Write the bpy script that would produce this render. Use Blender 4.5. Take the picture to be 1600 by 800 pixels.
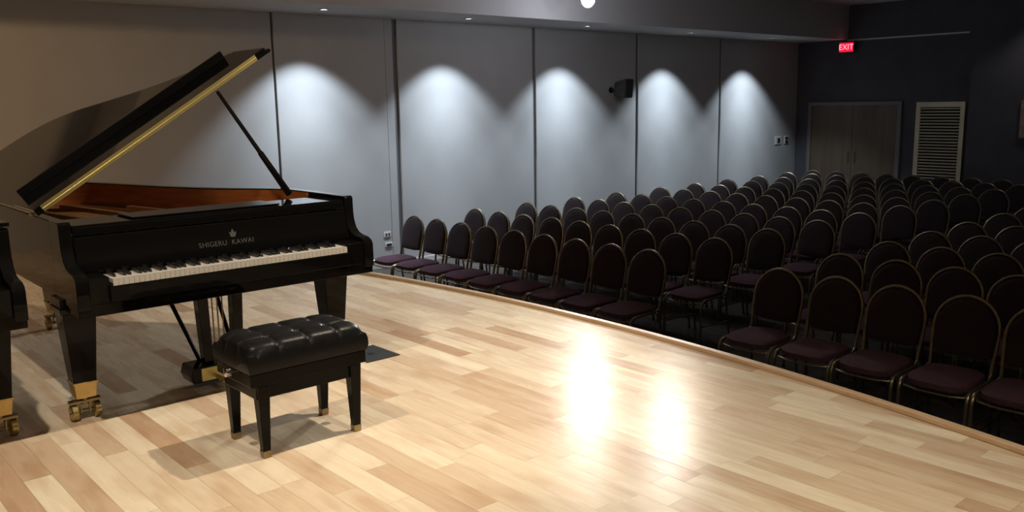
import bpy, bmesh, math, random
from mathutils import Vector, Matrix
PI = math.pi
random.seed(7)
C = bpy.context.scene.collection
for o in list(bpy.data.objects): bpy.data.objects.remove(o)

# ---------------------------------------------------------------- camera
YAW, PIT, ROL = math.radians(41.283), math.radians(9.928), math.radians(-1.004)
fh = Vector((-math.cos(YAW), math.sin(YAW), 0))
F = fh*math.cos(PIT) - Vector((0, 0, math.sin(PIT)))
R = F.cross(Vector((0, 0, 1))).normalized(); U = R.cross(F)
R2 = R*math.cos(ROL) + U*math.sin(ROL); U2 = -R*math.sin(ROL) + U*math.cos(ROL)
cd = bpy.data.cameras.new('camera'); cam = bpy.data.objects.new('camera', cd); C.objects.link(cam)
cd.sensor_width = 36; cd.lens = 36*1365.5/1600; cd.clip_start = .05
M = Matrix((R2, U2, -F)).transposed().to_4x4(); M.translation = Vector((0, -4.212, 1.4905))
cam.matrix_world = M
bpy.context.scene.camera = cam

# ---------------------------------------------------------------- world, exposure
sc = bpy.context.scene
w = bpy.data.worlds.new('world'); sc.world = w; w.use_nodes = True
w.node_tree.nodes['Background'].inputs[0].default_value = (.55, .55, .62, 1)
w.node_tree.nodes['Background'].inputs[1].default_value = .012
sc.view_settings.view_transform = 'Standard'; sc.view_settings.look = 'None'
sc.view_settings.gamma = 1; sc.view_settings.use_curve_mapping = False
sc.view_settings.exposure = 0.0

def lamp(kind, loc, energy, color, aim=None, size=.05, angle=90, blend=.3):
    d = bpy.data.lights.new('lamp', kind); d.energy = energy; d.color = color
    d.shadow_soft_size = size
    if kind == 'SPOT': d.spot_size = math.radians(angle); d.spot_blend = blend
    o = bpy.data.objects.new('lamp', d); C.objects.link(o); o.location = loc
    if aim is not None:
        o.rotation_euler = (Vector(aim)-Vector(loc)).to_track_quat('-Z', 'Y').to_euler()
    return o
COOL = (.74, .87, 1.0); WARM = (1.0, .84, .64); STAGEW = (1.0, .93, .84)
XW0 = -10.42
WASH_Y = [1.38, 3.64, 6.02, 8.66, 11.2]
WASH = [(-9.77, y, 2.66) for y in WASH_Y]
SPOTS = [(-8.40, 4.60, 2.84), (-6.72, 4.30, 2.84), (-7.20, 3.15, 2.84)]
DOWN = [(-3.1, -3.7, 3.34), (-3.1, -.9, 3.34), (-7.0, -5.6, 3.34), (1.5, -5.6, 3.34), (.3, -2.0, 3.34)]  # last three: unseen fill lamps added to light side wall, rear and right floor
DOWNP = [(215, (-3.2, -3.6, 0), 104, .35), (310, (-4.8, -2.1, 0), 94, .5), (370, (-10.4, -2.2, 1.5), 112, 1.0), (150, (1.5, -6.4, 0), 130, .4), (300, (-.8, -1.75, 0), 86, .6)]
DOWNC = [WARM, WARM, (1.0, .64, .32), WARM, (1.0, .86, .66)]
for x, y, z in WASH:
    lamp('SPOT', (x, y, z-.03), 175, COOL, (x, y, 0), .03, 99, .45)        # wide spill of the lamp
    lamp('SPOT', (x, y, z-.03), 270, COOL, (x-.1, y, 0), .03, 72, 1.0)      # its brighter centre
    lamp('SPOT', (x, y, z-.03), 200, COOL, (x-.12, y, 0), .03, 36, 1.0)
for i, p in enumerate(SPOTS):
    lamp('SPOT', (p[0]+.10, p[1]-.10, p[2]-.05), (290, 260, 340)[i], (1.0, .96, .88), ((-4.3, -2.3, 0), (-1.9, -1.5, 0), (-5.5, -1.0, 0))[i], .10, (44, 42, 44)[i], .6)
lamp('POINT', (SPOTS[0][0]+.02, SPOTS[0][1]-.05, SPOTS[0][2]-.18), 20, (.85, .88, 1.0), None, .06)  # added point fill beside the spotlight, for the glow on the fascia
lamp('POINT', (SPOTS[1][0]+.02, SPOTS[1][1]-.05, SPOTS[1][2]-.18), 18, (.85, .88, 1.0), None, .06)  # the same added fill beside the second spotlight
for p, (en, aim, an, bl), WC in zip(DOWN, DOWNP, DOWNC):
    lamp('SPOT', (p[0], p[1], p[2]-.06), en, WC, aim, .22 if WC[1] == .64 else .035, an, bl)
lamp('SPOT', (-5.0, 12.75, 3.28), 45, (1, .95, .88), (-5.0, 12.9, 0), .04, 120, .5)

# ---------------------------------------------------------------- materials
def mat(name, col, rough=.5, metal=0., coat=0., spec=.5, emit=None, es=0.):
    m = bpy.data.materials.new(name); m.use_nodes = True
    b = m.node_tree.nodes['Principled BSDF']
    b.inputs['Base Color'].default_value = (*col, 1); b.inputs['Roughness'].default_value = rough
    b.inputs['Metallic'].default_value = metal; b.inputs['Specular IOR Level'].default_value = spec
    b.inputs['Coat Weight'].default_value = coat; b.inputs['Coat Roughness'].default_value = .04
    if emit: b.inputs['Emission Color'].default_value = (*emit, 1); b.inputs['Emission Strength'].default_value = es
    return m
def noisy(m, scale, c1, c2, stretch=(1, 1, 1), bump=0., detail=4, bscale=None):
    nt = m.node_tree; N = nt.nodes; L = nt.links; b = N['Principled BSDF']
    tc = N.new('ShaderNodeTexCoord'); mp = N.new('ShaderNodeMapping'); mp.inputs['Scale'].default_value = stretch
    L.new(tc.outputs['Object'], mp.inputs[0])
    n = N.new('ShaderNodeTexNoise'); n.inputs['Scale'].default_value = scale; n.inputs['Detail'].default_value = detail
    L.new(mp.outputs[0], n.inputs[0])
    r = N.new('ShaderNodeValToRGB'); r.color_ramp.elements[0].color = (*c1, 1); r.color_ramp.elements[1].color = (*c2, 1)
    r.color_ramp.elements[0].position = .35; r.color_ramp.elements[1].position = .65
    L.new(n.outputs[0], r.inputs[0]); L.new(r.outputs[0], b.inputs['Base Color'])
    if bump:
        bp = N.new('ShaderNodeBump'); bp.inputs['Strength'].default_value = bump; bp.inputs['Distance'].default_value = .002
        if bscale:
            n2 = N.new('ShaderNodeTexNoise'); n2.inputs['Scale'].default_value = bscale; L.new(mp.outputs[0], n2.inputs[0]); L.new(n2.outputs[0], bp.inputs['Height'])
        else: L.new(n.outputs[0], bp.inputs['Height'])
        L.new(bp.outputs[0], b.inputs['Normal'])
    return m
def plank_mat():
    m = mat('maple planks', (.6, .45, .3), .4, 0, 0, .07); m.node_tree.nodes['Principled BSDF'].inputs['Coat Roughness'].default_value = .19
    nt = m.node_tree; N = nt.nodes; L = nt.links; b = N['Principled BSDF']
    def math_(op, a, c=None, d=None):
        n = N.new('ShaderNodeMath'); n.operation = op
        for i, v in enumerate((a, c, d)):
            if v is None: continue
            if isinstance(v, (int, float)): n.inputs[i].default_value = v
            else: L.new(v, n.inputs[i])
        return n.outputs[0]
    def wn(a, c):
        cb = N.new('ShaderNodeCombineXYZ')
        for i, v in enumerate((a, c)):
            if isinstance(v, (int, float)): cb.inputs[i].default_value = v
            else: L.new(v, cb.inputs[i])
        n = N.new('ShaderNodeTexWhiteNoise'); n.noise_dimensions = '2D'; L.new(cb.outputs[0], n.inputs['Vector']); return n
    g = N.new('ShaderNodeNewGeometry'); sp = N.new('ShaderNodeSeparateXYZ'); L.new(g.outputs['Position'], sp.inputs[0])
    X, Y = sp.outputs[0], sp.outputs[1]
    yr = math_('DIVIDE', math_('ADD', Y, 20.03), .108); row = math_('FLOOR', yr); fy = math_('FRACT', yr)
    r1 = wn(row, 3.7).outputs[0]; r2 = wn(row, 9.1).outputs[0]
    ln = math_('MULTIPLY_ADD', r2, .55, .50)
    xr = math_('DIVIDE', math_('ADD', math_('ADD', X, 30.0), math_('MULTIPLY', r1, 3.0)), ln)
    idx = math_('FLOOR', xr); fx = math_('FRACT', xr)
    tone = wn(row, idx)
    ramp = N.new('ShaderNodeValToRGB'); e = ramp.color_ramp.elements
    stops = [(0, (.50, .34, .225)), (.05, (.58, .44, .31)), (.22, (.66, .535, .395)), (.5, (.715, .61, .47)), (.78, (.765, .67, .52)), (1, (.82, .74, .58))]
    e[0].position = 0; e[0].color = (*stops[0][1], 1); e[1].position = 1; e[1].color = (*stops[-1][1], 1)
    for p, c in stops[1:-1]:
        el = e.new(p); el.color = (*c, 1)
    L.new(tone.outputs[0], ramp.inputs[0])
    # grain: noise drawn out along the plank, shifted plank by plank
    cb = N.new('ShaderNodeCombineXYZ'); L.new(math_('MULTIPLY', X, 1.6), cb.inputs[0]); L.new(math_('MULTIPLY', Y, 16), cb.inputs[1]); L.new(math_('MULTIPLY', tone.outputs[0], 37), cb.inputs[2])
    ns = N.new('ShaderNodeTexNoise'); ns.inputs['Scale'].default_value = 1.6; ns.inputs['Detail'].default_value = 5; ns.inputs['Distortion'].default_value = .6; L.new(cb.outputs[0], ns.inputs[0])
    cb2 = N.new('ShaderNodeCombineXYZ'); L.new(math_('MULTIPLY', X, 2.0), cb2.inputs[0]); L.new(math_('MULTIPLY', Y, 7), cb2.inputs[1]); L.new(math_('MULTIPLY', tone.outputs[0], 91), cb2.inputs[2])
    n3 = N.new('ShaderNodeTexNoise'); n3.inputs['Scale'].default_value = 1.3; n3.inputs['Detail'].default_value = 2; L.new(cb2.outputs[0], n3.inputs[0])
    rg = N.new('ShaderNodeValToRGB'); rg.color_ramp.elements[0].position = .3; rg.color_ramp.elements[0].color = (.94, .90, .87, 1); rg.color_ramp.elements[1].position = .6; rg.color_ramp.elements[1].color = (1, 1, 1, 1)
    L.new(ns.outputs[0], rg.inputs[0])
    rg2 = N.new('ShaderNodeValToRGB'); rg2.color_ramp.elements[0].position = .3; rg2.color_ramp.elements[0].color = (.86, .79, .74, 1); rg2.color_ramp.elements[1].position = .5; rg2.color_ramp.elements[1].color = (1, 1, 1, 1)
    L.new(n3.outputs[0], rg2.inputs[0])
    def mul(a, c, f=1.):
        mx = N.new('ShaderNodeMix'); mx.data_type = 'RGBA'; mx.blend_type = 'MULTIPLY'; mx.inputs[0].default_value = f
        L.new(a, mx.inputs[6]); L.new(c, mx.inputs[7]); return mx.outputs[2]
    col = mul(mul(ramp.outputs[0], rg.outputs[0]), rg2.outputs[0])
    # seams
    ey = math_('MULTIPLY', math_('MINIMUM', fy, math_('SUBTRACT', 1.0, fy)), .108)
    ex = math_('MULTIPLY', math_('MINIMUM', fx, math_('SUBTRACT', 1.0, fx)), ln)
    d = math_('MINIMUM', ey, ex)
    sr = N.new('ShaderNodeMapRange'); sr.inputs[1].default_value = .0005; sr.inputs[2].default_value = .0020; sr.inputs[3].default_value = .68; sr.inputs[4].default_value = 1
    L.new(d, sr.inputs[0])
    cs = N.new('ShaderNodeCombineColor'); [L.new(sr.outputs[0], cs.inputs[i]) for i in range(3)]
    col = mul(col, cs.outputs[0]); L.new(col, b.inputs['Base Color'])
    bp = N.new('ShaderNodeBump'); bp.inputs['Strength'].default_value = .25; bp.inputs['Distance'].default_value = .002; L.new(sr.outputs[0], bp.inputs['Height'])
    n4 = N.new('ShaderNodeTexNoise'); n4.inputs['Scale'].default_value = 5; L.new(g.outputs['Position'], n4.inputs[0])
    bp2 = N.new('ShaderNodeBump'); bp2.inputs['Strength'].default_value = .10; bp2.inputs['Distance'].default_value = .01; L.new(n4.outputs[0], bp2.inputs['Height']); L.new(bp.outputs[0], bp2.inputs['Normal'])
    L.new(bp2.outputs[0], b.inputs['Normal'])
    rr = N.new('ShaderNodeMapRange'); rr.inputs[1].default_value = .3; rr.inputs[2].default_value = .7; rr.inputs[3].default_value = .23; rr.inputs[4].default_value = .30; L.new(ns.outputs[0], rr.inputs[0]); L.new(rr.outputs[0], b.inputs['Roughness'])
    return m
WOOD = plank_mat()
NOSE = noisy(mat('maple nosing', (.6, .42, .27), .35), 3, (.56, .38, .23), (.66, .47, .30), (1, 9, 9))
WALL = noisy(mat('grey fabric panel', (.4, .4, .4), .9, spec=.2), 3, (.455, .45, .445), (.475, .47, .465), (1, 1, 1), .15, 6, 160)
BEIGE = noisy(mat('beige paint', (.5, .42, .32), .85, spec=.2), 3, (.24, .19, .13), (.28, .22, .155))
REVEAL = mat('grey reveal', (.17, .17, .175), .8, spec=.2)
ENDW = noisy(mat('charcoal paint', (.05, .05, .055), .85, spec=.3), 2, (.070, .066, .078), (.084, .080, .092), (1, 1, 1), .1, 4, 90)
DARKW = noisy(mat('dark drape', (.03, .025, .022), .9, spec=.2), 2, (.03, .025, .022), (.04, .033, .028), (6, 6, .3), .2, 4)
CEIL = noisy(mat('ceiling paint', (.3, .3, .3), .9, spec=.2), 60, (.55, .54, .535), (.59, .58, .575))
CARPET = noisy(mat('carpet', (.05, .04, .04), 1, spec=.1), 9, (.055, .048, .043), (.085, .073, .062), (1, 1, 1), .6, 8, 300)
BASEB = mat('pale baseboard', (.62, .60, .57), .5)
RISER = noisy(mat('stage riser', (.04, .03, .03), .7), 8, (.035, .03, .03), (.05, .042, .04))
DOORW = noisy(mat('door veneer', (.10, .07, .045), .5, spec=.4), 2.2, (.085, .060, .038), (.12, .085, .054), (3, 3, .25), 0, 4)
DOORF = mat('door frame grey', (.14, .13, .12), .5)
CREAM = noisy(mat('cream painted louvre', (.4, .36, .25), .55), 4, (.58, .52, .38), (.66, .60, .44), (1, 1, 1))
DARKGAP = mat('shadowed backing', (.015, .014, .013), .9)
BLACK = mat('black piano lacquer', (.0045, .0044, .0046), .045, 0, 0, .14)
BLACKS = mat('satin black wood', (.0055, .005, .005), .2, 0, 0, .12)
BRASS = mat('polished brass', (.50, .42, .18), .36, .85)
BRASS3 = noisy(mat('yellow brass', (.6, .45, .2), .45, .8), 20, (.60, .44, .17), (.72, .54, .23))
BRASS2 = noisy(mat('dull brass', (.6, .42, .2), .35, 1), 20, (.26, .20, .11), (.34, .27, .15))
CHROME = mat('chrome', (.75, .75, .75), .15, 1)
IVORY = mat('white key', (.52, .51, .475), .3)
EBONY = mat('black key', (.010, .010, .010), .3)
MAHOG = noisy(mat('mahogany inner rim', (.30, .09, .025), .25, 0, .6), 4, (.34, .105, .03), (.46, .16, .045), (1, 1, 8))
PLATE = noisy(mat('bronze iron plate', (.42, .22, .09), .4, .7), 14, (.40, .20, .08), (.5, .28, .12))
SPRUCE = noisy(mat('spruce soundboard', (.5, .28, .12), .4), 6, (.42, .22, .09), (.52, .30, .13), (.4, 12, 1))
STEEL = mat('string steel', (.6, .5, .4), .3, 1)
FELT = mat('felt', (.05, .01, .012), 1)
LEATH = noisy(mat('black leather', (.012, .012, .014), .36, 0, 0, .17), 60, (.006, .006, .007), (.009, .009, .010), (1, 1, 1), .25, 3, 120)
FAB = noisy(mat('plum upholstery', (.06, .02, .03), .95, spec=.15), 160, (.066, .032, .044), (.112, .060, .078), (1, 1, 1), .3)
FABB = noisy(mat('shaded plum upholstery', (.03, .02, .02), .95, spec=.15), 160, (.029, .021, .024), (.048, .036, .040), (1, 1, 1), .3)  # same plum fabric, with the upright back's shade put into its colour
TUBE = noisy(mat('champagne metal tube', (.3, .25, .16), .38, .85), 30, (.19, .155, .10), (.25, .21, .14))
GLIDE = mat('black plastic glide', (.02, .02, .02), .5)
PLASTIC = mat('dark plastic', (.012, .013, .015), .45)
GRILL = noisy(mat('speaker grille', (.03, .03, .032), .6), 200, (.02, .02, .022), (.04, .04, .043))
WHITEP = mat('white plastic plate', (.72, .72, .70), .4)
DARKI = mat('dark insert', (.02, .02, .02), .4)
LENS = mat('lit lens', (.9, .9, .9), .3, emit=(.85, .93, 1), es=5)
LENSW = mat('lit warm lens', (.9, .9, .9), .3, emit=(1, .80, .52), es=30)
LENSS = mat('lit spotlight lens', (.9, .9, .9), .2, emit=(.9, .94, 1), es=50)
TRIM = mat('white metal trim', (.55, .55, .55), .4)
BLKM = mat('black metal', (.02, .02, .02), .45, .3)
EXR = mat('lit red panel', (.5, .01, .02), .4, emit=(1, .008, .05), es=1.1)
EXW = mat('lit exit letters', (.9, .5, .5), .4, emit=(1, .22, .28), es=2.2)
FRAMEM = noisy(mat('wooden picture frame', (.2, .12, .08), .4), 9, (.20, .125, .09), (.30, .20, .15))
MATTE = mat('picture print', (.12, .10, .08), .5)
PLATEF = mat('floor pocket lid', (.035, .04, .045), .38, .4)
LOGO = mat('fallboard lettering', (.10, .098, .088), .4, .3)

# ---------------------------------------------------------------- helpers
def bm_new(): return bmesh.new()
def box(bm, x0, x1, y0, y1, z0, z1):
    vs = [bm.verts.new((x, y, z)) for z in (z0, z1) for y in (y0, y1) for x in (x0, x1)]
    for f in ((0, 2, 3, 1), (4, 5, 7, 6), (0, 1, 5, 4), (2, 6, 7, 3), (0, 4, 6, 2), (1, 3, 7, 5)):
        bm.faces.new([vs[i] for i in f])
    return bm
def taper(bm, c0, s0, c1, s1):
    """square-section bar between two centres, sizes (sx, sy) at each end"""
    vs = []
    for c, s in ((c0, s0), (c1, s1)):
        for a, b in ((-1, -1), (1, -1), (1, 1), (-1, 1)): vs.append(bm.verts.new((c[0]+a*s[0]/2, c[1]+b*s[1]/2, c[2])))
    bm.faces.new(vs[3::-1]); bm.faces.new(vs[4:])
    for i in range(4): bm.faces.new([vs[i], vs[(i+1) % 4], vs[4+(i+1) % 4], vs[4+i]])
    return bm
def tube(bm, pts, r, seg=8, closed=False, caps=True):
    pts = [Vector(p) for p in pts]; n = len(pts); rings = []; prev = None
    for i, p in enumerate(pts):
        if closed: t = pts[(i+1) % n]-pts[i-1]
        else: t = pts[min(i+1, n-1)]-pts[max(i-1, 0)]
        t.normalize()
        if prev is None:
            a = Vector((0, 0, 1)) if abs(t.z) < .9 else Vector((1, 0, 0)); u = t.cross(a).normalized()
        else: u = (prev - t*prev.dot(t)).normalized()
        prev = u; v = t.cross(u); rr = r[i] if isinstance(r, (list, tuple)) else r
        rings.append([bm.verts.new(p+(u*math.cos(2*PI*k/seg)+v*math.sin(2*PI*k/seg))*rr) for k in range(seg)])
    for i in range(n if closed else n-1):
        A, B = rings[i], rings[(i+1) % n]
        for k in range(seg): bm.faces.new([A[k], A[(k+1) % seg], B[(k+1) % seg], B[k]])
    if caps and not closed: bm.faces.new(rings[0][::-1]); bm.faces.new(rings[-1])
    return bm
def cyl(bm, a, b, r, seg=16): return tube(bm, [a, b], r, seg)
def lathe(bm, prof, c=(0, 0, 0), axis='Z', seg=20):
    rings = []
    for r, h in prof:
        ring = []
        for k in range(seg):
            a = 2*PI*k/seg; x, y = r*math.cos(a), r*math.sin(a)
            p = {'Z': (x, y, h), 'X': (h, x, y), 'Y': (x, h, y)}[axis]
            ring.append(bm.verts.new((p[0]+c[0], p[1]+c[1], p[2]+c[2])))
        rings.append(ring)
    for A, B in zip(rings, rings[1:]):
        for k in range(seg): bm.faces.new([A[k], A[(k+1) % seg], B[(k+1) % seg], B[k]])
    bm.faces.new(rings[0][::-1]); bm.faces.new(rings[-1]); return bm
def prism(bm, pts, z0, z1, plane='XY'):
    """extrude a 2-D outline; plane XY -> along z, XZ -> along y, YZ -> along x"""
    def P(a, b, c): return {'XY': (a, b, c), 'XZ': (a, c, b), 'YZ': (c, a, b)}[plane]
    A = [bm.verts.new(P(a, b, z0)) for a, b in pts]; B = [bm.verts.new(P(a, b, z1)) for a, b in pts]
    bm.faces.new(A[::-1]); bm.faces.new(B); n = len(pts)
    for i in range(n): bm.faces.new([A[i], A[(i+1) % n], B[(i+1) % n], B[i]])
    return bm
def ringwall(bm, outer, inner, z0, z1):
    n = len(outer); V = [[bm.verts.new((x, y, z)) for x, y in pl] for pl, z in ((outer, z0), (outer, z1), (inner, z1), (inner, z0))]
    for i in range(n-1):
        for a in range(4):
            A, B = V[a], V[(a+1) % 4]; bm.faces.new([A[i], A[i+1], B[i+1], B[i]])
    bm.faces.new([V[a][0] for a in range(4)]); bm.faces.new([V[a][-1] for a in (3, 2, 1, 0)]); return bm
def obj(name, bm, m, parent=None, loc=None, smooth=False, bevel=0., rot=None):
    bmesh.ops.recalc_face_normals(bm, faces=bm.faces)
    me = bpy.data.meshes.new(name); bm.to_mesh(me); bm.free(); me.materials.append(m)
    if smooth:
        for p in me.polygons: p.use_smooth = True
        try: me.set_sharp_from_angle(angle=math.radians(40))
        except Exception: pass
    o = bpy.data.objects.new(name, me); C.objects.link(o)
    if parent: o.parent = parent
    if loc: o.location = loc
    if rot: o.rotation_euler = rot
    if bevel:
        md = o.modifiers.new('bevel', 'BEVEL'); md.width = bevel; md.segments = 2; md.limit_method = 'ANGLE'; md.angle_limit = math.radians(40)
    return o
def tag(o, label, cat, group=None):
    o['label'] = label; o['category'] = cat
    if group: o['group'] = group
    return o
def thing(name, label, cat, loc=(0, 0, 0), rz=0, group=None):
    o = bpy.data.objects.new(name, None); C.objects.link(o); o.location = loc; o.rotation_euler = (0, 0, rz)
    o.empty_display_size = .1
    return tag(o, label, cat, group)
def struct(name, bm, m, label=None, **k):
    o = obj(name, bm, m, **k); o['kind'] = 'structure'
    if label: o['label'] = label
    return o
KIDS = {}
def kids(o):
    return [c for c in bpy.data.objects if c.parent == o]
def dup(root, loc, label, rz=None, group=None, cache={}):
    if root.name not in cache: cache[root.name] = [(k, kids(k)) for k in kids(root)]
    r = root.copy(); C.objects.link(r); r.location = loc; r['label'] = label
    if rz is not None: r.rotation_euler = (0, 0, rz)
    if group: r['group'] = group
    for ch, gs in cache[root.name]:
        c = ch.copy(); C.objects.link(c); c.parent = r
        for g in gs: d = g.copy(); C.objects.link(d); d.parent = c
    return r

# ---------------------------------------------------------------- the room
ZF = -.79; ZC = 3.34; XW = -10.42; YE = 13.30; XR = 5.2; YB = -7.2; ZS = 2.66; XFAS = -9.30
struct('floor', box(bm_new(), XW-.1, XR+.1, YB-.1, YE+.1, ZF-.1, ZF), CARPET, 'dark brown carpet of the seating area')
struct('ceiling', box(bm_new(), XFAS-.001, XR+.1, YB-.1, YE+.1, ZC, ZC+.1), CEIL, 'grey upper ceiling')
b = box(bm_new(), XW-.1, XFAS, YB-.1, YE+.1, ZS, ZC+.1)
struct('trim_1', b, CEIL, 'lowered grey soffit running along the panelled wall')
struct('wall_right', box(bm_new(), XR, XR+.1, YB-.1, YE+.1, ZF, ZC), DARKW, 'dark far side wall')
struct('wall_stage', box(bm_new(), XW-.1, XR+.1, YB-.1, YB, ZF, ZC), BEIGE, 'beige wall behind the stage')
# left wall: backing with raised fabric panels, dark reveals between them
wl = struct('wall_left', box(bm_new(), XW-.1, XW-.03, YB-.1, YE+.1, ZF, ZS+.05), REVEAL, 'panelled grey side wall')
cuts = [(YB-.05, .985), (1.02, 2.665), (2.672, 2.80), (2.875, 5.44), (5.51, 7.94), (8.01, 10.44), (10.50, YE+.0)]
for i, (a, c) in enumerate(cuts):
    p = obj('wall_panel', box(bm_new(), XW-.03, XW-(.008 if i == 2 else 0), a, c, ZF, ZS+.02), WALL, wl, bevel=.004)
    p['kind'] = 'structure'
# end wall and its slight step
we = struct('wall_end', box(bm_new(), XW-.1, XR+.1, YE, YE+.1, ZF, ZC), ENDW, 'charcoal wall at the back of the seating')
struct('trim_2', box(bm_new(), -6.80, XR, YE-.07, YE, ZF, ZC), ENDW, 'charcoal wall section standing slightly forward')
struct('trim_3', box(bm_new(), XFAS, -6.9, YE-.02, YE, ZS-.03, ZS+.0), CEIL, 'thin grey picture rail on the charcoal wall')
struct('baseboard_left', box(bm_new(), XW, XW+.015, -1.2, YE, ZF, ZF+.07), BASEB, 'pale baseboard under the panels')
# stage with a shallow convex front
def front(x): return .06 - (14 - math.sqrt(max(0, 14*14-(x+4.4)**2)))
xs = [XW + i*(XR-XW)/70 for i in range(71)]
outline = [(x, front(x)) for x in xs] + [(XR, YB), (XW, YB)]
st = struct('stage', prism(bm_new(), outline, ZF+.001, 0), WOOD, 'raised maple plank stage with a gently curved front')
rb = bm_new(); ringwall(rb, [(x, front(x)+.02) for x in xs], [(x, front(x)+.0005) for x in xs], ZF, -.03)
struct('trim_4', rb, RISER, 'dark riser face under the stage edge')
rb = bm_new(); ringwall(rb, [(x, front(x)+.022) for x in xs], [(x, front(x)-.026) for x in xs], .0005, .026)
struct('trim_5', rb, NOSE, 'raised maple nosing along the curved stage edge', bevel=.005)

# ---- door, louvre, in the end wall
d = struct('door_1', box(bm_new(), -10.03, -8.16, YE-.03, YE-.001, ZF, 1.32), DOORW, 'wide dark wood double door')
fb = bm_new()
box(fb, -10.11, -10.03, YE-.05, YE-.001, ZF, 1.39); box(fb, -8.16, -8.08, YE-.05, YE-.001, ZF, 1.39); box(fb, -10.03, -8.16, YE-.05, YE-.001, 1.32, 1.39)
o = obj('door_frame', fb, DOORF, d); o['kind'] = 'structure'
o = obj('door_seam', box(bm_new(), -9.099, -9.091, YE-.034, YE-.030, ZF, 1.32), DARKI, d); o['kind'] = 'structure'
for s in (-1, 1):
    hb = bm_new(); x = -9.095+s*.07
    tube(hb, [(x, YE-.03, .16), (x, YE-.075, .17), (x, YE-.075, .36), (x, YE-.03, .37)], .009)
    obj('door_handle', hb, CHROME, d, smooth=True)['kind'] = 'structure'
lv = thing('louvered_grille', 'tall cream slatted louvre grille on the charcoal end wall', 'vent', (-7.33, YE, ZF))
W2, H2 = .46, 2.16
fb = bm_new()
for x0, x1, z0, z1 in ((-W2, -W2+.085, 0, H2), (W2-.085, W2, 0, H2), (-W2+.085, W2-.085, H2-.10, H2), (-W2+.085, W2-.085, 0, .12)):
    box(fb, x0, x1, -.05, -.001, z0, z1)
obj('frame', fb, CREAM, lv, bevel=.004)
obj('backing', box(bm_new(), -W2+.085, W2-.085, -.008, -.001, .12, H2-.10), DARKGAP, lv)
k = 0; z = .15
sl = None
while z < H2-.13:
    sb = bm_new(); prism(sb, [(-.044, z), (-.012, z+.014), (-.012, z+.024), (-.044, z+.012)], -W2+.085, W2-.085, 'YZ')
    obj('slat', sb, CREAM, lv); z += .0585
# ---- exit sign
ex = thing('exit_sign', 'small glowing red exit sign under the soffit corner', 'sign', (-9.255, YE-.12, 2.50), math.radians(-4))
obj('housing', box(bm_new(), -.17, .17, -.02, .03, -.105, .105), BLKM, ex, bevel=.006)
obj('mount', box(bm_new(), -.03, .03, .03, .115, -.03, .03), BLKM, ex)
obj('lit_panel', box(bm_new(), -.155, .155, -.026, -.0202, -.092, .092), EXR, ex)
def text(name, s, size, m, parent, loc, rot, ext=.001, align='CENTER', sp=1.05):
    cu = bpy.data.curves.new(name, 'FONT'); cu.resolution_u = 4; cu.body = s; cu.size = size; cu.extrude = ext; cu.align_x = align; cu.align_y = 'CENTER'
    cu.space_character = sp; tmp = bpy.data.objects.new('tmp', cu); C.objects.link(tmp)
    dg = bpy.context.evaluated_depsgraph_get(); me = bpy.data.meshes.new_from_object(tmp.evaluated_get(dg))
    bpy.data.objects.remove(tmp); me.materials.clear(); me.materials.append(m)
    o = bpy.data.objects.new(name, me); C.objects.link(o); o.parent = parent; o.location = loc; o.rotation_euler = rot
    return o
t = text('lettering', 'EXIT', .155, EXW, ex, (0, -.0285, 0), (PI/2, 0, 0), .002); 
# ---- wall speaker
sp = thing('wall_speaker', 'small black loudspeaker bracketed high on the grey panelled wall', 'speaker', (XW, 7.28, 1.68))
bb = bm_new(); cyl(bb, (0, 0, 0), (.012, 0, 0), .05); cyl(bb, (.01, 0, 0), (.12, .03, -.005), .018)
obj('bracket', bb, PLASTIC, sp, smooth=True)
bb = bm_new()
prism(bb, [(.10, -.10), (.33, -.14), (.35, .185), (.12, .13)], -.09, .17, 'XZ')
o = obj('cabinet', bb, PLASTIC, sp, bevel=.012, rot=(0, 0, .25))
bb = bm_new(); prism(bb, [(.333, -.125), (.343, -.125), (.363, .17), (.353, .17)], -.075, .155, 'XZ')
obj('grille', bb, GRILL, sp, rot=(0, 0, .25), bevel=.003)
# ---- wall plates
def plate(name, label, cat, y, z, wdt, hgt, holes, group=None):
    t = thing(name, label, cat, (XW, y, z), 0, group)
    obj('cover_plate', box(bm_new(), .0005, .010, -wdt/2, wdt/2, -hgt/2, hgt/2), WHITEP, t, bevel=.003)
    for (hy, hz, hw, hh, nm) in holes:
        obj(nm, box(bm_new(), .009, .016, hy-hw/2, hy+hw/2, hz-hh/2, hz+hh/2), DARKI, t)
plate('control_panel', 'white wall plate with one dark keypad beside the charcoal corner', 'wall plate', 12.60, .60, .24, .17, [(.02, 0, .09, .10, 'keypad')])
plate('light_switch', 'white wall plate with two dark switches nearest the charcoal corner', 'light switch', 12.93, .60, .17, .17, [(0, .038, .10, .05, 'switch'), (0, -.038, .10, .05, 'switch')])
plate('power_outlet', 'white outlet plate low on the wall beside the front-row end chair', 'outlet', 2.58, -.32, .11, .075, [(-.02, 0, .02, .03, 'socket'), (.025, 0, .02, .03, 'socket')])
plate('cable_outlet', 'small lower outlet plate beneath the white one by the front row', 'outlet', 2.60, -.47, .12, .06, [(0, 0, .08, .03, 'socket')])
# ---- framed picture at the frame's right edge
pf = thing('framed_picture', 'wooden framed picture hanging on the charcoal end wall', 'picture', (-5.42, YE-.07, 1.05))
fb = bm_new()
for x0, x1, z0, z1 in ((-.47, -.39, -.34, .34), (.39, .47, -.34, .34), (-.39, .39, .27, .34), (-.39, .39, -.34, -.27)): box(fb, x0, x1, -.035, -.001, z0, z1)
obj('frame', fb, FRAMEM, pf, bevel=.004); obj('print', box(bm_new(), -.39, .39, -.012, -.001, -.27, .27), MATTE, pf)

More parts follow.
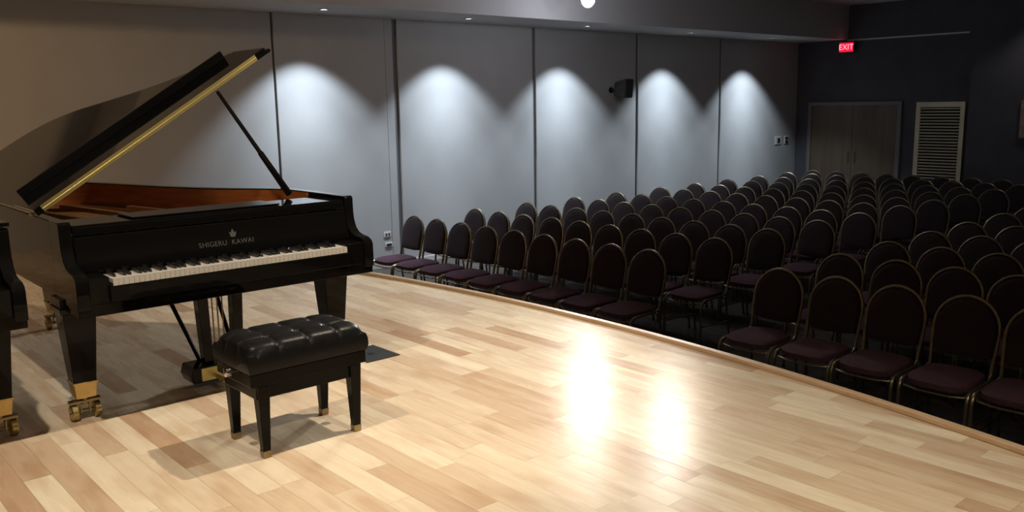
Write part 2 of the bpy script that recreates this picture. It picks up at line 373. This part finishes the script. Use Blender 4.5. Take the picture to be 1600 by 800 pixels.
# ---- lamps as fixtures
def downlight(loc, label, lens, group):
    t = thing('recessed_downlight', label, 'ceiling light', loc, 0, group)
    lathe_b = bm_new(); lathe(lathe_b, [(.045, -.001), (.075, -.001), (.075, -.008), (.052, -.012), (.045, -.006)], seg=24)
    obj('trim_ring', lathe_b, TRIM, t, smooth=True)
    lb = bm_new(); lathe(lb, [(.002, -.003), (.044, -.003), (.044, -.006), (.002, -.006)], seg=24); obj('lens', lb, lens, t)
ordn = ['first', 'second', 'third', 'fourth', 'fifth', 'sixth', 'seventh', 'eighth', 'ninth', 'tenth', 'eleventh', 'twelfth']
for i, p in enumerate(WASH): downlight(p, 'recessed soffit downlight washing the panelled wall, %s counted from the piano end' % ordn[i], LENS, 'wall-washing downlights in the soffit')
for i, p in enumerate(DOWN): downlight(p, 'warm recessed downlight over the stage, %s' % ('above the camera side of the bench', 'nearer the stage edge', 'unseen fill added near the panelled wall', 'unseen fill added at the rear right', 'unseen fill added above the right end')[i], LENSW, 'warm stage downlights')  # last three fixtures go with the added fill lamps
downlight((-5.0, 12.75, ZC), 'recessed downlight above the framed picture', LENS, None)
def spotlight(p, i):
    t = thing('stage_spotlight', 'black stage spotlight hung from the ceiling, %s' % ('nearest the panelled wall', 'farthest from the panelled wall', 'closest to the stage')[i], 'spotlight', p, 0, 'stage spotlights')
    aim = Vector((-3, -1.8, 0))-Vector(p); q = aim.to_track_quat('Z', 'Y').to_euler()
    hb = bm_new(); n = 20
    lathe(hb, [(.05, -.26), (.08, -.23), (.092, -.05), (.105, .02), (.105, .035), (.094, .035), (.092, .028), (.002, .028)], seg=20)
    h = obj('housing', hb, BLKM, t, smooth=True, rot=q)
    lb = bm_new(); lathe(lb, [(.002, .029), (.090, .029), (.090, .034), (.002, .034)], seg=20); obj('lens', lb, LENSS, t, rot=q)
    yb = bm_new(); tube(yb, [(-.105, 0, -.04), (-.115, 0, .13), (.115, 0, .13), (.105, 0, -.04)], .006); cyl(yb, (0, 0, .13), (0, 0, ZC-p[2]), .012)
    obj('hanger', yb, BLKM, t, smooth=True)
for i, p in enumerate(SPOTS): spotlight(p, i)

# ---------------------------------------------------------------- floor pocket lid
fp = thing('floor_pocket_lid', 'flat dark metal floor pocket lid between bench and stage edge', 'floor plate', (-4.44, -1.475, 0))
obj('lid_plate', box(bm_new(), -.15, .15, -.115, .115, .0005, .006), PLATEF, fp, bevel=.002)
obj('finger_ring', lathe(bm_new(), [(.012, .0062), (.02, .0062), (.02, .0085), (.012, .0085)], seg=16), PLATEF, fp)

# ---------------------------------------------------------------- grand piano
BY, TY = -.768, .785            # bass and treble sides (local y)
def catmull(P, n=6):
    out = []
    for i in range(len(P)-1):
        p0 = P[max(i-1, 0)]; p1 = P[i]; p2 = P[i+1]; p3 = P[min(i+2, len(P)-1)]
        for k in range(n):
            t = k/n
            out.append(tuple(.5*((2*p1[j])+(-p0[j]+p2[j])*t+(2*p0[j]-5*p1[j]+4*p2[j]-p3[j])*t*t+(-p0[j]+3*p1[j]-3*p2[j]+p3[j])*t**3) for j in (0, 1)))
    out.append(P[-1]); return out
CURVE = catmull([(-.62, TY), (-.92, TY-.02), (-1.10, .66), (-1.34, .48), (-1.70, .33), (-2.10, .21), (-2.45, .11), (-2.68, -.01), (-2.80, -.17), (-2.82, -.38), (-2.76, -.57), (-2.62, -.70), (-2.40, BY+.01), (-2.1, BY)], 5)
def offset(P, d):
    out = []
    for i, p in enumerate(P):
        a = P[max(i-1, 0)]; c = P[min(i+1, len(P)-1)]
        tx, ty = c[0]-a[0], c[1]-a[1]; l = math.hypot(tx, ty) or 1
        out.append((p[0]+ty/l*d*-1, p[1]-tx/l*d*-1))
    return out
RIM = [(-.35, TY)] + CURVE + [(-1.2, BY), (-.35, BY)]
def build_piano(loc, label, opened):
    t = thing('grand_piano', label, 'piano', loc)
    inn = offset(RIM, -.055)
    if abs(inn[3][1]) > abs(RIM[3][1]): inn = offset(RIM, .055)
    bm = bm_new(); ringwall(bm, RIM, inn, .62, .985)
    # arms: side profile
    prof = [(-.36, .985), (-.215, .985), (-.205, .975), (-.203, .90), (-.198, .855), (-.178, .81), (-.145, .782), (-.10, .770), (-.05, .765), (-.022, .752), (-.010, .73), (-.008, .66), (-.012, .60), (-.36, .60)]
    for y0, y1 in ((BY, BY+.055), (TY-.055, TY)): prism(bm, prof, y0, y1, 'XZ')
    # cheek blocks
    box(bm, -.20, -.02, BY+.055, -.622, .62, .742); box(bm, -.20, -.02, .622, TY-.055, .62, .742)
    obj('case', bm, BLACK, t, bevel=.004, smooth=True)
    inn2 = offset(RIM, -.058); inn3 = offset(RIM, -.064)
    if abs(inn2[3][1]) > abs(RIM[3][1]): inn2 = offset(RIM, .058); inn3 = offset(RIM, .064)
    keep = [i for i, q in enumerate(inn2) if q[0] < -.60]; inn2b = [inn2[i] for i in keep]; inn3b = [inn3[i] for i in keep]
    k0 = 1; bm = bm_new(); ringwall(bm, inn2b, inn3b, .77, .978); obj('inner_rim', bm, MAHOG, t, smooth=True)
    prism_pts = offset(RIM, -.064) if inn3[3][1] == offset(RIM, -.064)[3][1] else offset(RIM, .064)
    bm = bm_new(); prism(bm, prism_pts, .765, .78); obj('soundboard', bm, SPRUCE, t)
    # iron plate: rim band, struts
    p1 = prism_pts; p2 = [(x*.93-.06, y*.84-.0) for x, y in prism_pts]
    bm = bm_new(); ringwall(bm, p1, p2, .81, .825)
    box(bm, -.75, -.42, BY+.07, TY-.07, .81, .828)
    for ya, yb, xe in ((-.55, -.62, -2.45), (-.2, -.45, -2.65), (.12, -.18, -2.45), (.38, .12, -2.0), (.6, .42, -1.35)):
        a = Vector((-.7, ya, .822)); c = Vector((xe, yb, .822)); n = Vector((0, .02, 0))
        vs = [bm.verts.new(v) for v in (a-n, a+n, c+n, c-n)] + [bm.verts.new(v+Vector((0, 0, .03))) for v in (a-n, a+n, c+n, c-n)]
        for f in ((0, 1, 2, 3), (4, 5, 6, 7), (0, 1, 5, 4), (1, 2, 6, 5), (2, 3, 7, 6), (3, 0, 4, 7)): bm.faces.new([vs[i] for i in f])
    obj('iron_plate', bm, PLATE, t, bevel=.004)
    bm = bm_new()
    for i in range(60):
        y = TY-.13 - i*(TY-BY-.26)/59; ye = y-.32*(1-(i/59)*.6) if y > -.3 else y-.05
        xe = -1.0-1.65*min(1, i/45); tube(bm, [(-.6, y, .845), (xe, max(ye, BY+.12), .845)], .0008, 3, caps=False)
    o = obj('strings', bm, STEEL, t); o['kind'] = 'stuff'
    bm = bm_new()
    for i in range(50): y = TY-.2-i*(TY-BY-.4)/49; box(bm, -.93-.12*i/49, -.86-.12*i/49, y-.007, y+.007, .848, .880)
    o = obj('dampers', bm, BLACKS, t); o['kind'] = 'stuff'
    # keybed, key slip, name board
    bm = bm_new(); box(bm, -.62, -.02, BY+.004, TY-.004, .565, .622); obj('key_bed', bm, BLACK, t, bevel=.004)
    bm = bm_new(); box(bm, -.03, .004, -.628, .628, .624, .698); obj('key_slip', bm, BLACK, t, bevel=.005)
    bm = bm_new(); prism(bm, [(-.165, .742), (-.160, .76), (-.178, .80), (-.192, .86), (-.200, .905), (-.218, .915), (-.24, .905), (-.21, .742)], BY+.06, TY-.06, 'XZ')
    fbd = obj('fallboard', bm, BLACK, t, smooth=True)
    nrm = Vector((1, 0, .235)).normalized(); lr = Matrix((Vector((0, 1, 0)), nrm.cross(Vector((0, 1, 0))), nrm)).transposed().to_euler()
    for word, yw in (('SHIGERU', -.062), ('KAWAI', .098)): text('lettering', word, .036, LOGO, fbd, (-.1765, yw, .806), lr, .0003)
    em = bm_new(); ne = [(0, .026), (.010, .004), (.020, .010), (.012, -.018), (-.012, -.018), (-.020, .010), (-.010, .004)]
    prism(em, [(y+.055, z) for y, z in ne], 0, .001, 'YZ')
    obj('emblem', em, LOGO, fbd, loc=(-.1865, -.005, .850), rot=(0, -.2, 0))
    # music shelf / front rail: the flat black top behind the fallboard
    bm = bm_new(); box(bm, -.50, -.212, BY+.06, TY-.06, .925, .965); box(bm, -.225, -.205, BY+.06, TY-.06, .915, .955)
    obj('music_shelf', bm, BLACK, t, bevel=.004)
    if opened:
        bm = bm_new(); box(bm, -.49, -.26, -.42, .36, .966, .974)
        obj('music_desk', bm, BLACK, t, bevel=.003)
    # keys
    wk = 1.225/52; x0 = -.155; names = 'ABCDEFG'
    for i in range(52):
        y = -.6125+wk*i; bm = bm_new(); box(bm, x0, .0, y+.0005, y+wk-.0005, .712, .7315); box(bm, -.004, .0006, y+.0008, y+wk-.0008, .70, .7315)
        obj('white_key', bm, IVORY, t)
    for i in range(51):
        if names[i % 7] in 'ACDFG':
            y = -.6125+wk*(i+1); bm = bm_new()
            prism(bm, [(x0, .730), (-.050, .730), (-.056, .744), (x0, .747)], y-.0062, y+.0062, 'XZ'); obj('black_key', bm, EBONY, t)
    # legs
    def leg(x, y, nm='leg'):
        b2 = bm_new(); taper(b2, (x, y, .195), (.103, .103), (x, y, .545), (.150, .150)); taper(b2, (x, y, .545), (.172, .172), (x, y, .575), (.178, .178)); taper(b2, (x, y, .575), (.165, .165), (x, y, .62), (.165, .165))
        l = obj(nm, b2, BLACK, t, bevel=.004)
        b2 = bm_new(); taper(b2, (x, y, .115), (.088, .088), (x, y, .187), (.104, .104)); taper(b2, (x, y, .187), (.114, .114), (x, y, .197), (.114, .114)); obj('ferrule', b2, BRASS3, l, bevel=.002)
        b2 = bm_new(); cyl(b2, (x, y, .075), (x, y, .116), .018)
        box(b2, x-.022, x+.022, y-.072, y+.072, .086, .098)
        for s in (-1, 1): box(b2, x-.012, x+.012, y+s*.020-.003, y+s*.020+.003, .03, .08)
        cyl(b2, (x, y-.072, .041), (x, y+.072, .041), .008)
        obj('caster_fork', b2, BRASS2, l, smooth=True)
        for s in (-1, 1):
            b2 = bm_new(); lathe(b2, [(.010, -.016), (.034, -.017), (.041, -.012), (.041, .012), (.034, .017), (.010, .016)], (x, y+s*.052, .041), 'Y'); obj('caster_wheel', b2, BRASS, l, smooth=True)
        return l
    leg(-.335, -.700); leg(-.335, .685); leg(-2.42, -.30)
    # lyre
    lb = bm_new(); yc = .045
    for s in (-1, 1): taper(lb, (-.43, yc+s*.085, .12), (.06, .050), (-.43, yc+s*.10, .57), (.07, .060))
    ly = obj('pedal_lyre', lb, BLACK, t, bevel=.003)
    bm = bm_new(); prism(bm, [(yc-.19, .035), (yc+.19, .035), (yc+.205, .075), (yc+.19, .125), (yc-.19, .125), (yc-.205, .075)], -.52, -.36, 'YZ'); obj('pedal_box', bm, BLACK, ly, bevel=.004)
    for i in (-1, 0, 1):
        b2 = bm_new(); y = yc+.02+i*.085
        prism(b2, [(-.37, y-.012), (-.30, y-.016), (-.262, y-.026), (-.240, y-.018), (-.233, y), (-.240, y+.018), (-.262, y+.026), (-.30, y+.016), (-.37, y+.012)], .052, .062); obj('pedal', b2, BRASS, ly, bevel=.003)
        b2 = bm_new(); tube(b2, [(-.45, yc+i*.028, .12), (-.45, yc+i*.028, .57)], .0045); obj('pedal_rod', b2, BRASS2, ly)
    b2 = bm_new(); box(b2, -.359, -.355, yc-.15, yc+.15, .045, .115); obj('pedal_box_plate', b2, BRASS, ly)
    for s in (-1, 1):
        b2 = bm_new(); tube(b2, [(-.49, yc+s*.10, .115), (-.98, yc+s*.16, .625)], .012); obj('lyre_brace', b2, BLACKS, ly, smooth=True)
    # beams under the case
    bm = bm_new(); box(bm, -1.02, -.90, BY+.05, TY-.07, .60, .69); box(bm, -2.45, -.95, -.30, -.19, .62, .69); 
    obj('support_beam', bm, BLACKS, t)
    # lid (built flat in lid coordinates: x along case, s across from the hinge, thickness up)
    LX = -.51 if opened else -.50
    lidout = [(x, min(y-BY+.012, 1.50 if opened else 9)) for x, y in offset(RIM, .012 if offset(RIM, .012)[3][1] > RIM[3][1] else -.012) if x < LX]
    pts = [(LX, lidout[0][1])] + lidout + [(LX, 0)]
    pts = [(x, max(s, 0)) for x, s in pts]
    cl = [pts[0]]
    for q in pts[1:]:
        if math.hypot(q[0]-cl[-1][0], q[1]-cl[-1][1]) > .004: cl.append(q)
    bm = bm_new(); prism(bm, cl, 0, .018)
    ang = math.radians(32.6) if opened else 0
    lid = obj('lid', bm, BLACK, t, loc=(0, BY-.005, .992), rot=(ang, 0, 0), bevel=.003)
    if opened:
        bm = bm_new(); box(bm, LX-.400, LX-.001, 0.0, 1.475, .0195, .0375)      # flap folded back on the lid
        box(bm, LX-.400, LX-.380, .05, 1.40, .0375, .085)
        obj('front_flap', bm, BLACK, lid, bevel=.003)
        bm = bm_new(); box(bm, LX-.0005, LX+.005, .035, 1.40, .003, .0365); cyl(bm, (LX+.004, .035, .019), (LX+.004, 1.40, .019), .0035, 8)
        obj('brass_hinge', bm, BRASS, lid)
        # prop stick
        a = Vector((-.60, .592, .985)); c = Vector((-.52, BY+1.115*math.cos(ang)-.005, .990+1.115*math.sin(ang)-.012)); mid = a.lerp(c, .42)
        bm = bm_new(); tube(bm, [a, mid], [.021, .017], 8); tube(bm, [mid, c], [.013, .010], 8)
        obj('lid_prop', bm, BLACKS, t, smooth=True)
    else:
        bm = bm_new(); box(bm, LX+.001, -.20, .006, TY-BY+.01, 0, .018); box(bm, -.215, -.2, .07, TY-BY-.07, -.03, 0); obj('front_flap', bm, BLACK, lid, bevel=.003)
    for x in (-.62, -1.4, -2.0):
        bm = bm_new(); cyl(bm, (x-.03, -.007, .0), (x+.03, -.007, .0), .006, 8); obj('lid_hinge', bm, BRASS, lid)
    return t
build_piano((-4.14, -2.3875, 0), 'black concert grand piano with its lid propped open beside the leather bench', True)
build_piano((-4.14, -4.14, 0), 'second black grand piano with closed lid, cut off by the left edge', False)

# ---------------------------------------------------------------- piano bench
bn = thing('piano_bench', 'black tufted leather piano bench with brass-tipped legs', 'bench', (-3.55, -2.437, 0))
hx, hy = .178, .285
# cushion
bm = bm_new(); nx, ny = 26, 44; top = []
btn = [(bx, by) for bx in (-.062, .062) for by in (-.145, 0, .145)]
def cz(x, y):
    e = (abs(x)/hx)**7 + (abs(y)/hy)**9
    z = .462 + .050*max(0, 1-e)**.5 + .006*(1-(x/hx)**2)
    dd = min(math.hypot(x-a, y-c) for a, c in btn)
    z -= .016*math.exp(-(dd/.016)**2) + .007*math.exp(-(dd/.045)**2)
    for a, c in btn:            # pulled creases running outwards to the edge
        if abs(x) > .062: z -= .0035*math.exp(-((y-c)/.012)**2)*min(1, (abs(x)-.062)/.03)
        if abs(y) > .145: z -= .0035*math.exp(-((x-a)/.012)**2)*min(1, (abs(y)-.145)/.03)
    for c in (-.145, 0, .145):
        if abs(x) < .062: z -= .003*math.exp(-((y-c)/.012)**2)
    for a in (-.062, .062):
        if abs(y) < .145: z -= .003*math.exp(-((x-a)/.012)**2)
    return z
NX, NY = 48, 84
grid = [[bm.verts.new((-hx+2*hx*i/NX, -hy+2*hy*j/NY, cz(-hx+2*hx*i/NX, -hy+2*hy*j/NY))) for j in range(NY+1)] for i in range(NX+1)]
for i in range(NX):
    for j in range(NY): bm.faces.new([grid[i][j], grid[i+1][j], grid[i+1][j+1], grid[i][j+1]])
per = [grid[i][0] for i in range(NX+1)]+[grid[NX][j] for j in range(1, NY+1)]+[grid[i][NY] for i in range(NX-1, -1, -1)]+[grid[0][j] for j in range(NY-1, 0, -1)]
prev = per
for ins, zz in ((-.006, .44), (-.007, .41), (0, .385), (.006, .382)):
    ring = []
    for v in per:
        x, y = v.co.x, v.co.y; ring.append(bm.verts.new((x*(1-ins/hx), y*(1-ins/hy), zz)))
    for i in range(len(per)): bm.faces.new([prev[i], prev[(i+1) % len(per)], ring[(i+1) % len(per)], ring[i]])
    prev = ring
bm.faces.new(prev[::-1])
cu = obj('cushion', bm, LEATH, bn, smooth=True)
for a, c in btn:
    bm = bm_new(); lathe(bm, [(.002, .006), (.007, .004), (.009, 0), (.009, -.004)], (a, c, cz(a, c)+.001), 'Z', 12); obj('button', bm, LEATH, cu, smooth=True)
bm = bm_new(); box(bm, -hx+.004, hx-.004, -hy+.004, hy-.004, .325, .382); obj('seat_box', bm, BLACKS, bn, bevel=.003)
bm = bm_new(); box(bm, -hx+.016, hx-.016, -hy+.030, hy-.030, .265, .325); obj('apron', bm, BLACKS, bn, bevel=.003)
for sx in (-1, 1):
    for sy in (-1, 1):
        x1, y1 = sx*(hx-.032), sy*(hy-.060)
        bm = bm_new(); taper(bm, (x1+sx*.004, y1+sy*.006-sy*.006, .032), (.034, .034), (x1, y1, .325), (.056, .056)); l = obj('leg', bm, BLACKS, bn, bevel=.002)
        bm = bm_new(); taper(bm, (x1+sx*.004, y1, .0), (.034, .034), (x1+sx*.004, y1, .033), (.038, .038)); obj('brass_tip', bm, BRASS2, l, bevel=.001)
bm = bm_new(); lathe(bm, [(.007, 0), (.007, -.022), (.020, -.024), (.020, -.044), (.012, -.048)], (.02, -hy+.004, .372), 'Y', 18); obj('height_knob', bm, CHROME, bn, smooth=True)
bm = bm_new(); lathe(bm, [(.007, 0), (.007, .022), (.020, .024), (.020, .044), (.012, .048)], (.02, hy-.004, .352), 'Y', 18); obj('height_knob', bm, BLACKS, bn, smooth=True)

# ---------------------------------------------------------------- audience chairs
def make_chair():
    t = thing('banquet_chair', 'x', 'chair', (0, 0, 0), 0, 'x')
    def by(z): return .19 + (z-.42)*.11/.52
    # seat
    bm = bm_new(); n = 40; rings = []
    def outline(sc_):
        P = []
        for k in range(n):
            a = 2*PI*k/n; ca, sa = math.cos(a), math.sin(a); e = 4.0 if sa > 0 else 3.4
            x = .203*math.copysign(abs(ca)**(2/e), ca); y = .225*math.copysign(abs(sa)**(2/e), sa)
            P.append((x*(.97 if sa > 0 else 1)*sc_, y*sc_-.015))
        return P
    for sc_, z in ((.90, .405), (.985, .408), (1.0, .418), (1.0, .446), (.982, .459), (.91, .468), (.7, .476), (.4, .482), (.1, .484)):
        rings.append([bm.verts.new((x, y, z+(-.012*(abs(y)/.22)**2 if z > .45 and y < 0 else 0))) for x, y in outline(sc_)])
    for A, B in zip(rings, rings[1:]):
        for k in range(n): bm.faces.new([A[k], A[(k+1) % n], B[(k+1) % n], B[k]])
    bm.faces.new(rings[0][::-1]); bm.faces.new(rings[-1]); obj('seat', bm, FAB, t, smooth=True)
    # backrest pad
    bm = bm_new(); outl = []
    for k in range(17):
        a = PI*k/16; outl.append((.196*math.cos(a), .725+.196*math.sin(a)))
    outl += [(-.196, .68), (-.192, .62), (-.186, .565), (-.170, .545), (-.08, .538), (.08, .538), (.170, .545), (.186, .565), (.192, .62), (.196, .68)]
    rings = []
    cx, cz_ = 0, .72
    for sc_, dy in ((.0, .0), (.6, .0), (.88, .004), (.97, .012), (1.0, .024), (1.0, .036), (.97, .046), (.88, .052), (.5, .056), (0, .056)):
        if sc_ == 0: rings.append([bm.verts.new((cx, by(cz_)-.034+dy-(0.002), cz_))]); continue
        rings.append([bm.verts.new((cx+(x-cx)*sc_, by(cz_+(z-cz_)*sc_)-.034+dy, cz_+(z-cz_)*sc_)) for x, z in outl])
    m_ = len(outl)
    for A, B in zip(rings, rings[1:]):
        for k in range(m_):
            if len(A) == 1: bm.faces.new([A[0], B[(k+1) % m_], B[k]])
            elif len(B) == 1: bm.faces.new([A[k], A[(k+1) % m_], B[0]])
            else: bm.faces.new([A[k], A[(k+1) % m_], B[(k+1) % m_], B[k]])
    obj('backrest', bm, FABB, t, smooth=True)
    # looped back frame
    P = [(-.197, by(.40), .40), (-.200, by(.50), .50), (-.207, by(.62), .62), (-.211, by(.72), .72)]
    P += [(-.211*math.cos(PI*k/14), by(.725+.211*math.sin(PI*k/14)), .725+.211*math.sin(PI*k/14)) for k in range(1, 14)]
    P += [(.211, by(.72), .72), (.207, by(.62), .62), (.200, by(.50), .50), (.197, by(.40), .40)]
    bm = bm_new(); tube(bm, P, .0130, 8); obj('back_frame', bm, TUBE, t, smooth=True)
    # seat rails
    bm = bm_new()
    for s in (-1, 1): tube(bm, [(s*.199, by(.45), .45), (s*.210, .15, .430), (s*.2165, .10, .425), (s*.2165, -.10, .425)], .0105, 8)
    tube(bm, [(-.2165, -.16, .405), (-.19, -.208, .388), (-.10, -.236, .384), (.10, -.236, .384), (.19, -.208, .388), (.2165, -.16, .405)], .008, 8)
    tube(bm, [(-.2, .17, .40), (.2, .17, .40)], .009, 8); obj('seat_frame', bm, TUBE, t, smooth=True)
    for s in (-1, 1):
        bm = bm_new(); tube(bm, [(s*.2165, -.09, .425), (s*.2165, -.16, .423), (s*.2165, -.195, .410), (s*.2165, -.214, .385), (s*.2165, -.221, .34), (s*.2155, -.226, .20), (s*.213, -.235, .012)], .0122, 8); l = obj('leg', bm, TUBE, t, smooth=True)
        bm = bm_new(); cyl(bm, (s*.213, -.235, 0), (s*.213, -.235, .02), .012, 8); obj('glide', bm, GLIDE, l)
        bm = bm_new(); tube(bm, [(s*.197, by(.40), .40), (s*.199, .20, .30), (s*.203, .245, .012)], .0110, 8); l = obj('leg', bm, TUBE, t, smooth=True)
        bm = bm_new(); cyl(bm, (s*.203, .245, 0), (s*.203, .245, .02), .014, 8); obj('glide', bm, GLIDE, l)
        bm = bm_new(); tube(bm, [(s*.207, -.218, .17), (s*.201, .225, .16)], .007, 6); obj('stretcher', bm, TUBE, t, smooth=True)
        bm = bm_new(); box(bm, s*.204-.006, s*.204+.006, by(.44)-.02, by(.44)+.012, .425, .455); obj('link_clip', bm, CHROME, t, bevel=.002)
    return t
proto = make_chair()
rowY = [1.91, 2.88, 3.76, 4.67, 5.56, 6.54, 7.42, 8.33, 9.24, 10.13, 10.84]
rown = ['front', 'second', 'third', 'fourth', 'fifth', 'sixth', 'seventh', 'eighth', 'ninth', 'tenth', 'rearmost']
colA = ['wall-side end seat', 'second seat from the wall', 'third seat from the wall', 'fourth seat from the wall', 'middle seat', 'fourth seat from the aisle', 'third seat from the aisle', 'second seat from the aisle', 'aisle seat']
used = False
def place(x, ytop, label, group, rz):
    global used
    loc = (x, ytop-.30, ZF+.001)
    if not used:
        proto.location = loc; proto.rotation_euler = (0, 0, rz); proto['label'] = label; proto['group'] = group; used = True
    else: dup(proto, loc, label, rz, group)
rr = [random.uniform(-.012, .012) for _ in rowY]
for r, yy in enumerate(rowY):
    for c in range(9):
        x = -8.75+.011*r + c*(.461+.0028*r)
        if r == 10: x = -8.56 + c*.47
        place(x+random.uniform(-.004, .004) if r else x, yy+random.uniform(-.02, .02)*(r > 0),
              'plum round-backed banquet chair, %s row of the wall block, %s' % (rown[r], colA[c]), 'banquet chairs in the block by the panelled wall', rr[r])
colB = ['aisle seat', 'second seat from the aisle', 'third seat from the aisle', 'fourth seat from the aisle', 'fifth seat from aisle']
for r, n in enumerate([5, 4, 3, 3, 2, 1, 1]):
    for c in range(n):
        place(-3.705+.47*c+random.uniform(-.01, .01), rowY[r]+random.uniform(-.015, .015),
              'plum round-backed banquet chair, %s row of the right-hand block, %s' % (rown[r], colB[c]), 'banquet chairs in the right-hand block', random.uniform(-.008, .008))
